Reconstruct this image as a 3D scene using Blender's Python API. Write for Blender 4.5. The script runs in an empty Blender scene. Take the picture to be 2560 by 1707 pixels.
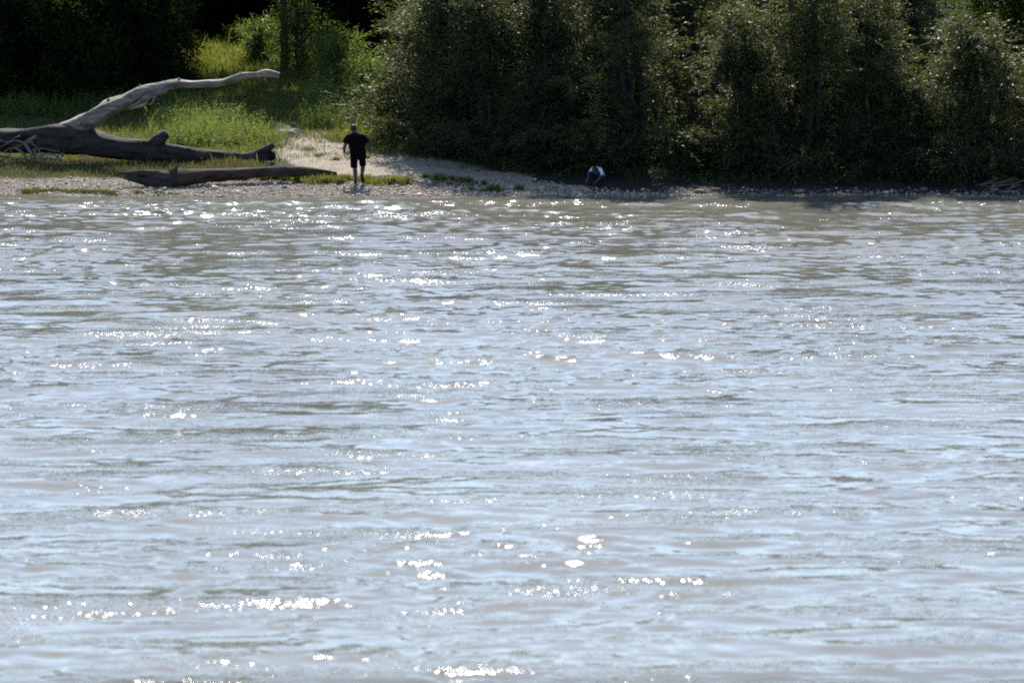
import bpy, math, random
import numpy as np
from mathutils import Vector, Matrix

sc = bpy.context.scene
COL = sc.collection
R = math.radians

# ------------------------------------------------------------------ camera, sky, sun, exposure
CAM_H = 9.0
TP = 1.004e-4                       # tangent per photograph pixel (2560 px wide frame)
DEP = math.atan(CAM_H / 120.0) + math.atan(363.5 * TP)
cam_d = bpy.data.cameras.new('camera')
cam = bpy.data.objects.new('camera', cam_d)
COL.objects.link(cam)
cam.location = (0, 0, CAM_H)
cam.rotation_euler = (math.pi / 2 - DEP, 0, 0)
cam_d.sensor_width = 36.0
cam_d.lens = 36.0 / (2560 * TP)
cam_d.clip_start = 0.5
cam_d.clip_end = 3000
cam_d.dof.use_dof = True
cam_d.dof.focus_distance = 122.5
cam_d.dof.aperture_fstop = 1.8
sc.camera = cam

SUN_EL, SUN_AZ = 44.0, -2.0        # azimuth from +Y, positive to the right
w = bpy.data.worlds.new('World')
sc.world = w
w.use_nodes = True
wn = w.node_tree
bg = wn.nodes['Background']
sky = wn.nodes.new('ShaderNodeTexSky')
sky.sky_type = 'NISHITA'
sky.sun_disc = False
sky.sun_elevation = R(SUN_EL)
sky.sun_rotation = R(SUN_AZ)
sky.altitude = 100
sky.air_density = 1.0
sky.dust_density = 0.6
sky.ozone_density = 3.0
wn.links.new(sky.outputs[0], bg.inputs[0])
bg.inputs[1].default_value = 0.118
sd = bpy.data.lights.new('sun', 'SUN')
sd.energy = 5.0
sd.angle = R(0.53)
sd.color = (1.0, 0.965, 0.9)
sun = bpy.data.objects.new('sun', sd)
COL.objects.link(sun)
SDIR = Vector((math.sin(R(SUN_AZ)) * math.cos(R(SUN_EL)), math.cos(R(SUN_AZ)) * math.cos(R(SUN_EL)), math.sin(R(SUN_EL))))
sun.rotation_euler = (-SDIR).to_track_quat('-Z', 'Y').to_euler()
sun.location = SDIR * 200
sc.view_settings.view_transform = 'Standard'
sc.view_settings.look = 'None'
sc.view_settings.gamma = 1
sc.view_settings.exposure = 1.12
sc.view_settings.use_curve_mapping = False
sc.cycles.max_bounces = 4
sc.cycles.diffuse_bounces = 2
sc.cycles.glossy_bounces = 2
sc.cycles.transmission_bounces = 3
sc.cycles.caustics_reflective = False
sc.cycles.caustics_refractive = False
sc.cycles.sample_clamp_indirect = 4
sc.cycles.use_denoising = False
sc.cycles.sample_clamp_direct = 12
sc.cycles.filter_width = 1.9

# ------------------------------------------------------------------ helpers
CD, SD = math.cos(DEP), math.sin(DEP)

def ray(px, py):
    u, v = (px - 1280) * TP, (853.5 - py) * TP
    return (u, CD + v * SD, -SD + v * CD)

def P(px, py, Y):
    d = ray(px, py)
    s = Y / d[1]
    return Vector((d[0] * s, Y, CAM_H + d[2] * s))

def hash_noise(x, y, seed=0):
    """smooth value noise, vectorised, unit lattice"""
    x = np.asarray(x, float); y = np.asarray(y, float)
    xi = np.floor(x); yi = np.floor(y)
    fx = x - xi; fy = y - yi
    fx = fx * fx * (3 - 2 * fx); fy = fy * fy * (3 - 2 * fy)
    def h(a, b):
        n = np.sin(a * 127.1 + b * 311.7 + seed * 74.7) * 43758.5453
        return n - np.floor(n)
    a = h(xi, yi); b = h(xi + 1, yi); c = h(xi, yi + 1); d = h(xi + 1, yi + 1)
    return (a * (1 - fx) + b * fx) * (1 - fy) + (c * (1 - fx) + d * fx) * fy

def fbm(x, y, seed=0, octv=4):
    s = 0; a = 0.5; t = 0
    for i in range(octv):
        s = s + a * hash_noise(x * 2 ** i, y * 2 ** i, seed + i); t += a; a *= 0.5
    return s / t

def shore(x):
    x = np.asarray(x, float)
    return 120 + 0.16 * np.sin(x * 0.33 + 0.4) + 0.10 * np.sin(x * 1.1 + 1) + 0.3 * (hash_noise(x * 0.7, 0 * x, 5) - 0.5)

PROF_D = [-140, -112, -104, -90, -60, -8, 0, 3, 6, 11, 16, 27, 40, 90, 900]
PROF_Z = [7.6, 7.4, 2.0, -1.5, -2.2, -0.9, 0, 0.28, 0.62, 1.18, 1.78, 2.95, 3.5, 4.6, 9]

def ground(x, y):
    x = np.asarray(x, float); y = np.asarray(y, float)
    d = y - shore(x)
    z = np.interp(d, PROF_D, PROF_Z)
    m = np.clip(d / 2.5, 0, 1)
    z = z + m * 0.22 * (fbm(x * 0.35, y * 0.35, 3, 3) - 0.5) + np.clip((d - 1) / 2, 0, 1) * 0.13 * (fbm(x * 1.6, y * 1.6, 9, 3) - 0.5)
    return z

def G(px, py):
    d = ray(px, py)
    lo, hi = 100.0, 260.0
    Y = np.linspace(lo, hi, 1601)
    s = Y / d[1]
    zz = CAM_H + d[2] * s - ground(d[0] * s, Y)
    k = int(np.argmax(zz < 0))
    Y0 = Y[k - 1] + 0.1 * zz[k - 1] / (zz[k - 1] - zz[k])
    s = Y0 / d[1]
    return Vector((d[0] * s, Y0, CAM_H + d[2] * s))

def project(x, y, z):
    """world -> photograph pixels, vectorised (used only to test which ground region a point is in)"""
    dx, dy, dz = x, y, z - CAM_H
    f = dy * CD - dz * SD
    v = dy * SD + dz * CD
    return 1280 + dx / f / TP, 853.5 - v / f / TP

def in_poly(px, py, poly):
    px = np.asarray(px); py = np.asarray(py)
    r = np.zeros(px.shape, bool)
    n = len(poly); j = n - 1
    for i in range(n):
        xi, yi = poly[i]; xj, yj = poly[j]
        c = ((yi > py) != (yj > py)) & (px < (xj - xi) * (py - yi) / (yj - yi + 1e-9) + xi)
        r ^= c; j = i
    return r

def mesh(name, v, faces, mat, smooth=False, parent=None):
    """faces: (n,k) int array or list of such arrays"""
    v = np.asarray(v, np.float32).reshape(-1, 3)
    if isinstance(faces, np.ndarray): faces = [faces]
    m = bpy.data.meshes.new(name)
    m.vertices.add(len(v)); m.vertices.foreach_set('co', v.ravel())
    loops = np.concatenate([f.ravel() for f in faces]).astype(np.int32)
    sizes = np.concatenate([np.full(len(f), f.shape[1], np.int32) for f in faces])
    starts = np.concatenate([[0], np.cumsum(sizes)[:-1]]).astype(np.int32)
    m.loops.add(len(loops)); m.loops.foreach_set('vertex_index', loops)
    m.polygons.add(len(sizes)); m.polygons.foreach_set('loop_start', starts)
    try: m.polygons.foreach_set('loop_total', sizes)
    except Exception: pass
    m.update(calc_edges=True)
    if smooth: m.polygons.foreach_set('use_smooth', np.ones(len(sizes), bool))
    if mat: m.materials.append(mat)
    o = bpy.data.objects.new(name, m)
    COL.objects.link(o)
    if parent: o.parent = parent
    return o

def empty(name, loc=(0, 0, 0), rz=0.0):
    o = bpy.data.objects.new(name, None)
    COL.objects.link(o)
    o.location = loc; o.rotation_euler = (0, 0, rz)
    return o

def tag(o, label=None, cat=None, group=None, kind=None):
    if label: o['label'] = label
    if cat: o['category'] = cat
    if group: o['group'] = group
    if kind: o['kind'] = kind
    return o

def copy_tree(o, parent=None):
    c = o.copy(); COL.objects.link(c)
    if parent: c.parent = parent
    for ch in list(o.children): copy_tree(ch, c)
    return c

# ------------------------------------------------------------------ materials
def new_mat(name):
    m = bpy.data.materials.new(name); m.use_nodes = True
    nt = m.node_tree
    for n in list(nt.nodes): nt.nodes.remove(n)
    out = nt.nodes.new('ShaderNodeOutputMaterial')
    return m, nt, out

def N(nt, t, **kw):
    n = nt.nodes.new(t)
    for k, v in kw.items():
        if k.startswith('i_'):
            key = k[2:]
            key = int(key) if key.isdigit() else key.replace('_', ' ')
            n.inputs[key].default_value = v
        else: setattr(n, k, v)
    return n

def ramp(nt, fac, stops):
    r = nt.nodes.new('ShaderNodeValToRGB')
    e = r.color_ramp.elements
    while len(e) < len(stops): e.new(0.5)
    for i, (p, c) in enumerate(stops):
        e[i].position = p; e[i].color = (*c, 1)
    nt.links.new(fac, r.inputs[0])
    return r.outputs[0]

def leaf_mat(name, stops, under, trans=0.35, rough=0.4, spec=0.5, tcol=(0.25, 0.4, 0.05)):
    m, nt, out = new_mat(name)
    L = nt.links.new
    geo = N(nt, 'ShaderNodeNewGeometry')
    c0 = ramp(nt, geo.outputs['Random Per Island'], stops)
    oi = N(nt, 'ShaderNodeObjectInfo')
    tcn = N(nt, 'ShaderNodeTexCoord')
    ns = N(nt, 'ShaderNodeTexNoise', i_Scale=0.9, i_Detail=3.0); L(geo.outputs['Position'], ns.inputs['Vector'])
    ad = N(nt, 'ShaderNodeMath', operation='MULTIPLY_ADD', i_1=0.5); L(oi.outputs['Random'], ad.inputs[0]); L(ns.outputs[0], ad.inputs[2])
    tint = ramp(nt, ad.outputs[0], [(0.3, (0.6, 0.72, 0.62)), (0.65, (1.0, 1.0, 0.9)), (1.0, (1.6, 1.45, 0.95))])
    mt = N(nt, 'ShaderNodeMix', data_type='RGBA', blend_type='MULTIPLY', i_0=1.0); L(c0, mt.inputs[6]); L(tint, mt.inputs[7])
    c = mt.outputs[2]
    mixc = N(nt, 'ShaderNodeMix', data_type='RGBA')
    L(geo.outputs['Backfacing'], mixc.inputs[0]); L(c, mixc.inputs[6]); mixc.inputs[7].default_value = (*under, 1)
    p = N(nt, 'ShaderNodeBsdfPrincipled', i_Roughness=rough)
    p.inputs['Specular IOR Level'].default_value = spec
    L(mixc.outputs[2], p.inputs['Base Color'])
    tr = N(nt, 'ShaderNodeBsdfTranslucent')
    mc = N(nt, 'ShaderNodeMix', data_type='RGBA', i_0=0.5)
    L(c, mc.inputs[6]); mc.inputs[7].default_value = (*tcol, 1)
    L(mc.outputs[2], tr.inputs[0])
    ms = N(nt, 'ShaderNodeMixShader', i_0=trans)
    L(p.outputs[0], ms.inputs[1]); L(tr.outputs[0], ms.inputs[2]); L(ms.outputs[0], out.inputs[0])
    return m

def plain_mat(name, col, rough=0.8, spec=0.3, var=0.25, scale=8.0, bump=0.0, bscale=40.0, stretch=(1, 1, 1), sheen=0.0):
    m, nt, out = new_mat(name)
    L = nt.links.new
    tc = N(nt, 'ShaderNodeTexCoord')
    mp = N(nt, 'ShaderNodeMapping'); mp.inputs['Scale'].default_value = stretch
    L(tc.outputs['Object'], mp.inputs[0])
    no = N(nt, 'ShaderNodeTexNoise', i_Scale=scale, i_Detail=6.0, i_Roughness=0.65)
    L(mp.outputs[0], no.inputs['Vector'])
    lo = tuple(max(0, x * (1 - var * 1.6)) for x in col); hi = tuple(min(1, x * (1 + var * 1.6)) for x in col)
    c = ramp(nt, no.outputs[0], [(0.3, lo), (0.7, hi)])
    p = N(nt, 'ShaderNodeBsdfPrincipled', i_Roughness=rough)
    p.inputs['Specular IOR Level'].default_value = spec
    if sheen: p.inputs['Sheen Weight'].default_value = sheen
    L(c, p.inputs['Base Color'])
    if bump:
        nb = N(nt, 'ShaderNodeTexNoise', i_Scale=bscale, i_Detail=5.0)
        L(mp.outputs[0], nb.inputs['Vector'])
        b = N(nt, 'ShaderNodeBump', i_Strength=1.0, i_Distance=bump)
        L(nb.outputs[0], b.inputs['Height']); L(b.outputs[0], p.inputs['Normal'])
    L(p.outputs[0], out.inputs[0])
    return m

M = {}
M['willow'] = leaf_mat('willow_leaf', [(0.0, (0.013, 0.018, 0.007)), (0.45, (0.021, 0.029, 0.009)), (0.8, (0.035, 0.044, 0.014)), (1.0, (0.065, 0.075, 0.026))],
                       (0.045, 0.052, 0.033), trans=0.38, rough=0.5, spec=0.17, tcol=(0.19, 0.22, 0.05))
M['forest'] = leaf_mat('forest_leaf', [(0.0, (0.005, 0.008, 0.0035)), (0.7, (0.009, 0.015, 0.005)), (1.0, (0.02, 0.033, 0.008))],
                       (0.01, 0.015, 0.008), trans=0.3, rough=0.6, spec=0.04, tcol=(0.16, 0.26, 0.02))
M['bush'] = leaf_mat('bush_leaf', [(0.0, (0.02, 0.04, 0.008)), (0.6, (0.045, 0.075, 0.012)), (1.0, (0.085, 0.125, 0.02))],
                     (0.045, 0.07, 0.028), trans=0.42, rough=0.5, spec=0.2, tcol=(0.3, 0.4, 0.04))
M['grass'] = leaf_mat('meadow_grass_blade', [(0.0, (0.04, 0.06, 0.012)), (0.55, (0.07, 0.09, 0.02)), (1.0, (0.12, 0.13, 0.04))],
                      (0.065, 0.085, 0.022), trans=0.4, rough=0.5, spec=0.3, tcol=(0.32, 0.34, 0.05))
M['dry'] = leaf_mat('dry_grass_blade', [(0.0, (0.08, 0.075, 0.025)), (0.55, (0.12, 0.11, 0.042)), (1.0, (0.2, 0.17, 0.085))],
                    (0.12, 0.11, 0.042), trans=0.3, rough=0.6, spec=0.3, tcol=(0.19, 0.17, 0.05))
M['tall'] = leaf_mat('tall_grass_blade', [(0.0, (0.04, 0.07, 0.018)), (0.6, (0.07, 0.11, 0.03)), (0.9, (0.11, 0.14, 0.05)), (1.0, (0.16, 0.165, 0.085))],
                     (0.08, 0.11, 0.05), trans=0.42, rough=0.55, spec=0.2, tcol=(0.32, 0.38, 0.05))
M['weed'] = leaf_mat('waterside_weed', [(0.0, (0.04, 0.052, 0.01)), (0.6, (0.065, 0.08, 0.015)), (1.0, (0.13, 0.125, 0.03))],
                     (0.06, 0.07, 0.02), trans=0.3, rough=0.5, spec=0.3, tcol=(0.15, 0.16, 0.02))
M['bark'] = plain_mat('tree_bark', (0.03, 0.026, 0.021), var=0.4, scale=6, bump=0.02, bscale=14, stretch=(1, 1, 0.3))
M['log'] = plain_mat('weathered_log', (0.028, 0.025, 0.023), rough=0.85, spec=0.15, var=0.6, scale=3.5, bump=0.03, bscale=9, stretch=(0.5, 2, 2))
M['limb'] = plain_mat('bleached_limb', (0.16, 0.136, 0.108), rough=0.7, spec=0.25, var=0.55, scale=3.5, bump=0.02, bscale=10, stretch=(0.5, 2, 2))
M['twig'] = plain_mat('dry_twig', (0.13, 0.115, 0.1), rough=0.75, var=0.3, scale=5)
M['drift'] = plain_mat('driftwood', (0.046, 0.035, 0.026), rough=0.9, spec=0.1, var=0.45, scale=4, bump=0.025, bscale=9, stretch=(0.5, 2, 2))
M['black'] = plain_mat('black_cotton', (0.004, 0.004, 0.005), rough=0.95, spec=0.04, var=0.2, scale=12, bump=0.004, bscale=20)
M['shorts'] = plain_mat('black_shorts', (0.004, 0.004, 0.006), rough=0.95, spec=0.04, var=0.2, scale=12, bump=0.004, bscale=20)
M['skin'] = plain_mat('skin', (0.06, 0.035, 0.027), rough=0.55, spec=0.4, var=0.1, scale=10)
M['hair'] = plain_mat('dark_hair', (0.008, 0.006, 0.006), rough=0.6, spec=0.3, var=0.3, scale=40, bump=0.004, bscale=80)
M['shoe'] = plain_mat('black_shoe', (0.007, 0.007, 0.008), rough=0.6, var=0.2)
M['shirt'] = plain_mat('white_shirt', (0.62, 0.63, 0.66), rough=0.85, spec=0.2, var=0.05, scale=8, bump=0.006, bscale=14)
M['jeans'] = plain_mat('blue_jeans', (0.012, 0.02, 0.06), rough=0.85, spec=0.2, var=0.3, scale=14)
M['white'] = plain_mat('white_cloth', (0.75, 0.75, 0.78), rough=0.85, spec=0.2, var=0.06, scale=6)
M['red'] = plain_mat('orange_red_plastic', (0.62, 0.09, 0.03), rough=0.45, spec=0.4, var=0.1)
M['rock'] = plain_mat('brown_stone', (0.16, 0.1, 0.07), rough=0.85, var=0.3, bump=0.02, bscale=12)

# ------------------------------------------------------------------ geometry generators
class Geo:
    """collects vertices and faces for ONE mesh"""
    def __init__(self): self.v = []; self.f = {}; self.n = 0
    def add(self, v, *faces):
        v = np.asarray(v, float).reshape(-1, 3)
        for f in faces:
            f = np.asarray(f, int)
            if len(f): self.f.setdefault(f.shape[1], []).append(f + self.n)
        self.v.append(v); self.n += len(v)
    def build(self, name, mat, smooth=False, parent=None):
        return mesh(name, np.concatenate(self.v), [np.concatenate(a) for a in self.f.values()], mat, smooth, parent)

def spline(pts, rad, sub=4):
    pts = np.array([tuple(p) for p in pts], float); rad = np.array(rad, float)
    n = len(pts)
    if n < 3: sub = max(sub, 3)
    q = np.vstack([2 * pts[0] - pts[1], pts, 2 * pts[-1] - pts[-2]])
    op, orr = [], []
    for i in range(n - 1):
        for k in range(sub):
            t = k / sub
            a, b, c, d = q[i], q[i + 1], q[i + 2], q[i + 3]
            op.append(0.5 * ((2 * b) + (c - a) * t + (2 * a - 5 * b + 4 * c - d) * t * t + (3 * b - a - 3 * c + d) * t ** 3))
            orr.append(rad[i] * (1 - t) + rad[i + 1] * t)
    op.append(pts[-1]); orr.append(rad[-1])
    return np.array(op), np.array(orr)

def tube(g, pts, rad, seg=8, sub=4, rough=0.0, seed=0, flat=None):
    p, r = spline(pts, rad, sub)
    n = len(p)
    tg = np.gradient(p, axis=0); tg /= np.linalg.norm(tg, axis=1)[:, None] + 1e-9
    ref = np.array([0, 0, 1.0]) if abs(tg[0][2]) < 0.8 else np.array([0, 1.0, 0])
    s = np.cross(tg, ref); s /= np.linalg.norm(s, axis=1)[:, None] + 1e-9
    u = np.cross(s, tg)
    th = np.linspace(0, 2 * np.pi, seg, endpoint=False)
    ln = np.concatenate([[0], np.cumsum(np.linalg.norm(np.diff(p, axis=0), axis=1))])
    rr = r[:, None] * np.ones((1, seg))
    if rough:
        rg = np.random.default_rng(seed)
        k1 = rg.uniform(0, 9)
        nz = fbm(np.cos(th)[None, :] * 1.6 + ln[:, None] * 0.9 + k1, np.sin(th)[None, :] * 1.6 + ln[:, None] * 0.35 + k1, seed, 3) - 0.5
        rdg = np.sin(th * 5 + ln[:, None] * 0.8 + k1 * 3) * 0.25 + np.sin(th * 9 - ln[:, None] * 1.3 + k1) * 0.18
        rr = rr * (1 + rough * (2.2 * nz + 0.5 * rdg))
    a, b = (1, 1) if flat is None else flat
    v = p[:, None, :] + rr[:, :, None] * (a * np.cos(th)[None, :, None] * s[:, None, :] + b * np.sin(th)[None, :, None] * u[:, None, :])
    i, j = np.meshgrid(np.arange(n - 1), np.arange(seg), indexing='ij')
    i = i.ravel(); j = j.ravel(); j2 = (j + 1) % seg
    q = np.stack([i * seg + j, i * seg + j2, (i + 1) * seg + j2, (i + 1) * seg + j], 1)
    base = np.concatenate([v.reshape(-1, 3), p[:1] - tg[:1] * r[0] * 0.25, p[-1:] + tg[-1:] * r[-1] * 0.25])
    k = np.arange(seg); k2 = (k + 1) % seg
    c0 = np.stack([np.full(seg, n * seg), k2, k], 1)
    c1 = np.stack([np.full(seg, n * seg + 1), (n - 1) * seg + k, (n - 1) * seg + k2], 1)
    g.add(base, q, np.concatenate([c0, c1]))

def unit(a):
    return a / (np.linalg.norm(a, axis=-1, keepdims=True) + 1e-9)

def leaf_quads(rng, p, d, L, W):
    n = len(p)
    d = unit(d)
    s = unit(np.cross(d, rng.normal(size=(n, 3))))
    nrm = np.cross(d, s)
    L = L[:, None]; W = W[:, None]
    v = np.stack([p, p + d * L * 0.45 + s * W * 0.5, p + d * L - nrm * L * 0.12, p + d * L * 0.45 - s * W * 0.5], 1)
    f = np.arange(n * 4).reshape(n, 4)
    return v.reshape(-1, 3), f

def spray_crown(rng, lobes, n_spray, twigs, leaves, tlen, droop, leaf_l, leaf_w, up=0.5, zmin=0.05, shell=(0.55, 1.05)):
    """leafy shoots spread through a crown made of several lobes"""
    lob = np.array(lobes, float)
    area = lob[:, 3] * lob[:, 4] + lob[:, 3] * lob[:, 5] + lob[:, 4] * lob[:, 5]
    k = rng.choice(len(lob), n_spray, p=area / area.sum())
    dr = unit(rng.normal(size=(n_spray, 3)))
    a = lob[k, :3] + dr * lob[k, 3:6] * (rng.uniform(shell[0] ** 2, shell[1] ** 2, n_spray) ** 0.5)[:, None]
    keep = a[:, 2] > zmin
    a = a[keep]; dr = dr[keep]; n = len(a)
    td = unit(dr[:, None, :] * 0.7 + rng.normal(size=(n, twigs, 3)) * 0.55 + np.array([0, 0, up]))
    tl = tlen * rng.uniform(0.5, 1.25, (n, twigs))
    s = (np.arange(leaves)[None, None, :] + rng.uniform(0, 1, (n, twigs, leaves))) / leaves
    pos = a[:, None, None, :] + td[:, :, None, :] * (s * tl[:, :, None])[..., None]
    pos[..., 2] -= droop * (s ** 2) * tl[:, :, None]
    pos += rng.normal(size=pos.shape) * 0.025
    tang = td[:, :, None, :] - np.array([0, 0, 1.0]) * (2 * droop * s)[..., None]
    d = unit(tang) + rng.normal(size=pos.shape) * 0.55 + np.array([0, 0, -0.15])
    pos = pos.reshape(-1, 3); d = d.reshape(-1, 3)
    m = len(pos)
    return leaf_quads(rng, pos, d, leaf_l * rng.uniform(0.6, 1.3, m), leaf_w * rng.uniform(0.6, 1.3, m))

def willow(seed, h, wd, n_spray, dens_low=True):
    rng = np.random.default_rng(seed)
    lobes = []
    nl = 17
    for i in range(nl):
        z = h * (0.12 + 0.76 * i / (nl - 1)) + rng.uniform(-0.25, 0.25)
        prof = math.sin(min(1, (z / h) * 1.15 + 0.28) * math.pi) ** 0.6 if z / h > 0.3 else 0.9
        a = i * 2.4 + rng.uniform(-0.6, 0.6)
        rr = wd * 0.5 * prof * rng.uniform(0.35, 0.75)
        lobes.append((math.cos(a) * rr, math.sin(a) * rr, z, wd * rng.uniform(0.10, 0.22), wd * rng.uniform(0.10, 0.22), h * rng.uniform(0.05, 0.10)))
    for i in range(9):
        a = i * 0.7 + rng.uniform(-0.2, 0.2)
        lobes.append((math.cos(a) * wd * 0.36, math.sin(a) * wd * 0.36, rng.uniform(0.35, 1.3), wd * 0.15, wd * 0.15, rng.uniform(0.35, 0.6)))
    root = empty('willow_tree')
    g = Geo()
    for k in range(5):
        a = k * 1.26 + rng.uniform(-0.3, 0.3)
        t = lobes[nl - 1 - k]
        b = (math.cos(a) * 0.18, math.sin(a) * 0.18, -0.3)
        mid = (b[0] * 2 + t[0] * 0.45, b[1] * 2 + t[1] * 0.45, t[2] * 0.45)
        tube(g, [b, mid, (t[0], t[1], t[2])], [0.13, 0.08, 0.02], 7, 5, 0.12, seed + k)
    for l in lobes[:nl - 3]:
        b = (l[0] * 0.12, l[1] * 0.12, max(0.1, l[2] * 0.35))
        tube(g, [b, (l[0] * 0.55, l[1] * 0.55, l[2] * 0.8), (l[0] * 1.15, l[1] * 1.15, l[2] + 0.2)], [0.05, 0.035, 0.01], 5, 4)
    g.build('trunk', M['bark'], True, root)
    v, f = spray_crown(rng, lobes, n_spray, 9, 11, 0.6, 0.45, 0.12, 0.036, up=0.6, shell=(0.2, 1.0))
    v2, f2 = spray_crown(rng, lobes, n_spray // 3, 3, 20, 1.25, 0.42, 0.12, 0.034, up=0.75, shell=(0.8, 1.1))
    mesh('crown', np.concatenate([v, v2]), np.concatenate([f, f2 + len(v)]), M['willow'], False, root)
    return root

def broadleaf(seed, h, wd, n_spray, low=0.1, mat='forest', name='woodland_tree', ll=0.14, lw=0.085):
    rng = np.random.default_rng(seed)
    lobes = []
    nl = 14
    for i in range(nl):
        z = h * (low + 0.08 + (0.84 - low) * i / (nl - 1))
        prof = 0.55 + 0.45 * math.sin(min(1, z / h) * math.pi)
        a = i * 2.4 + rng.uniform(-0.5, 0.5)
        rr = wd * 0.5 * prof * rng.uniform(0.3, 0.75)
        lobes.append((math.cos(a) * rr, math.sin(a) * rr, z, wd * rng.uniform(0.16, 0.28), wd * rng.uniform(0.16, 0.28), h * rng.uniform(0.06, 0.11)))
    root = empty(name)
    g = Geo()
    tube(g, [(0, 0, -0.4), (0.1, 0.05, h * 0.3), (-0.05, 0.1, h * 0.6), (0.1, 0, h * 0.92)], [0.028 * h * 0.6, 0.02 * h * 0.6, 0.012 * h * 0.6, 0.02], 9, 5, 0.15, seed)
    for l in lobes:
        z0 = l[2] * 0.7
        tube(g, [(0.03, 0.05, z0), (l[0] * 0.6, l[1] * 0.6, l[2] * 0.93), (l[0] * 1.2, l[1] * 1.2, l[2] + 0.2)], [0.07, 0.04, 0.012], 5, 4)
    g.build('trunk', M['bark'], True, root)
    v, f = spray_crown(rng, lobes, n_spray, 7, 7, 0.8, 0.25, ll, lw, up=0.3)
    mesh('crown', v, f, M[mat], False, root)
    return root

def blades(rng, p, h, wid, lean, yawbias=None):
    """curved grass blades: quad + tip triangle each"""
    n = len(p)
    a = rng.uniform(0, 2 * np.pi, n)
    ld = np.stack([np.cos(a), np.sin(a), np.zeros(n)], 1) * (lean * h * rng.uniform(0.2, 1.3, n))[:, None]
    if yawbias is not None: ld += np.array(yawbias) * h[:, None]
    b = rng.uniform(0, np.pi, n)
    s = np.stack([np.cos(b), np.sin(b), np.zeros(n)], 1) * (wid * 0.5)[:, None]
    upv = np.zeros((n, 3)); upv[:, 2] = h
    v = np.stack([p - s, p + s, p + upv * 0.6 + ld * 0.35 + s * 0.8, p + upv * 0.6 + ld * 0.35 - s * 0.8, p + upv * 0.97 + ld], 1)
    o = np.arange(n)[:, None] * 5
    return v.reshape(-1, 3), o + np.array([[0, 1, 2, 3]]), o + np.array([[3, 2, 4]])

# ------------------------------------------------------------------ the ground
POLY_SAND = [(655, 362), (700, 345), (770, 345), (810, 358), (905, 365), (960, 385), (1040, 392), (1180, 412), (1330, 440), (1420, 448), (1480, 470), (1300, 480), (1240, 458), (1000, 446), (850, 442), (740, 425), (690, 400)]
POLY_GRAVEL = [(-400, 442), (330, 440), (480, 456), (760, 456), (1000, 458), (1250, 470), (1500, 478), (1750, 490), (2900, 492), (2900, 500), (-400, 500)]
POLY_TRACK = [(560, 300), (700, 296), (850, 320), (800, 352), (640, 345), (700, 330)]

xs = np.concatenate([np.linspace(-700, -60, 22), np.linspace(-56, -20, 19), np.arange(-19, 19.01, 0.16), np.linspace(20, 56, 19), np.linspace(60, 700, 22)])
ys = np.concatenate([np.linspace(-300, 0, 11), np.linspace(4, 116, 57), np.arange(118, 150.01, 0.16), np.linspace(151, 190, 40), np.linspace(200, 1500, 30)])
X, Y = np.meshgrid(xs, ys)
Z = ground(X, Y)
nx, ny = len(xs), len(ys)
i, j = np.meshgrid(np.arange(ny - 1), np.arange(nx - 1), indexing='ij')
q = np.stack([(i * nx + j), (i * nx + j + 1), ((i + 1) * nx + j + 1), ((i + 1) * nx + j)], -1).reshape(-1, 4)
m, nt, out = new_mat('bank_ground')
L = nt.links.new
at = N(nt, 'ShaderNodeAttribute', attribute_name='cover')
sep = N(nt, 'ShaderNodeSeparateColor'); L(at.outputs['Color'], sep.inputs[0])
tc = N(nt, 'ShaderNodeTexCoord')
n1 = N(nt, 'ShaderNodeTexNoise', i_Scale=0.9, i_Detail=8.0, i_Roughness=0.7); L(tc.outputs['Object'], n1.inputs['Vector'])
n2 = N(nt, 'ShaderNodeTexNoise', i_Scale=9.0, i_Detail=6.0, i_Roughness=0.7); L(tc.outputs['Object'], n2.inputs['Vector'])
vor = N(nt, 'ShaderNodeTexVoronoi', i_Scale=14.0); L(tc.outputs['Object'], vor.inputs['Vector'])
soil = ramp(nt, n1.outputs[0], [(0.3, (0.018, 0.022, 0.009)), (0.6, (0.034, 0.04, 0.014)), (0.8, (0.06, 0.052, 0.03))])
sand = ramp(nt, n2.outputs[0], [(0.3, (0.14, 0.112, 0.08)), (0.5, (0.33, 0.27, 0.2)), (0.72, (0.42, 0.35, 0.265))])
grv = ramp(nt, vor.outputs['Color'], [(0.1, (0.1, 0.078, 0.057)), (0.6, (0.21, 0.166, 0.124)), (0.95, (0.32, 0.262, 0.205))])
def warp(o):
    a = N(nt, 'ShaderNodeMath', operation='MULTIPLY_ADD', i_1=0.9, i_2=-0.45); L(n2.outputs[0], a.inputs[0])
    b = N(nt, 'ShaderNodeMath', operation='ADD'); L(o, b.inputs[0]); L(a.outputs[0], b.inputs[1])
    c = N(nt, 'ShaderNodeMapRange'); c.inputs['From Min'].default_value = 0.35; c.inputs['From Max'].default_value = 0.62
    L(b.outputs[0], c.inputs[0]); return c.outputs[0]
mx1 = N(nt, 'ShaderNodeMix', data_type='RGBA'); L(warp(sep.outputs[0]), mx1.inputs[0]); L(soil, mx1.inputs[6]); L(sand, mx1.inputs[7])
mx2 = N(nt, 'ShaderNodeMix', data_type='RGBA'); L(warp(sep.outputs[1]), mx2.inputs[0]); L(mx1.outputs[2], mx2.inputs[6]); L(grv, mx2.inputs[7])
pb = N(nt, 'ShaderNodeBsdfPrincipled', i_Roughness=0.9); pb.inputs['Specular IOR Level'].default_value = 0.2
L(mx2.outputs[2], pb.inputs['Base Color'])
bp = N(nt, 'ShaderNodeBump', i_Strength=1.0, i_Distance=0.16); L(n2.outputs[0], bp.inputs['Height']); L(bp.outputs[0], pb.inputs['Normal'])
L(pb.outputs[0], out.inputs[0])
mud = ramp(nt, n2.outputs[0], [(0.3, (0.016, 0.013, 0.01)), (0.55, (0.034, 0.029, 0.023)), (0.75, (0.06, 0.051, 0.041))])
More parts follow.
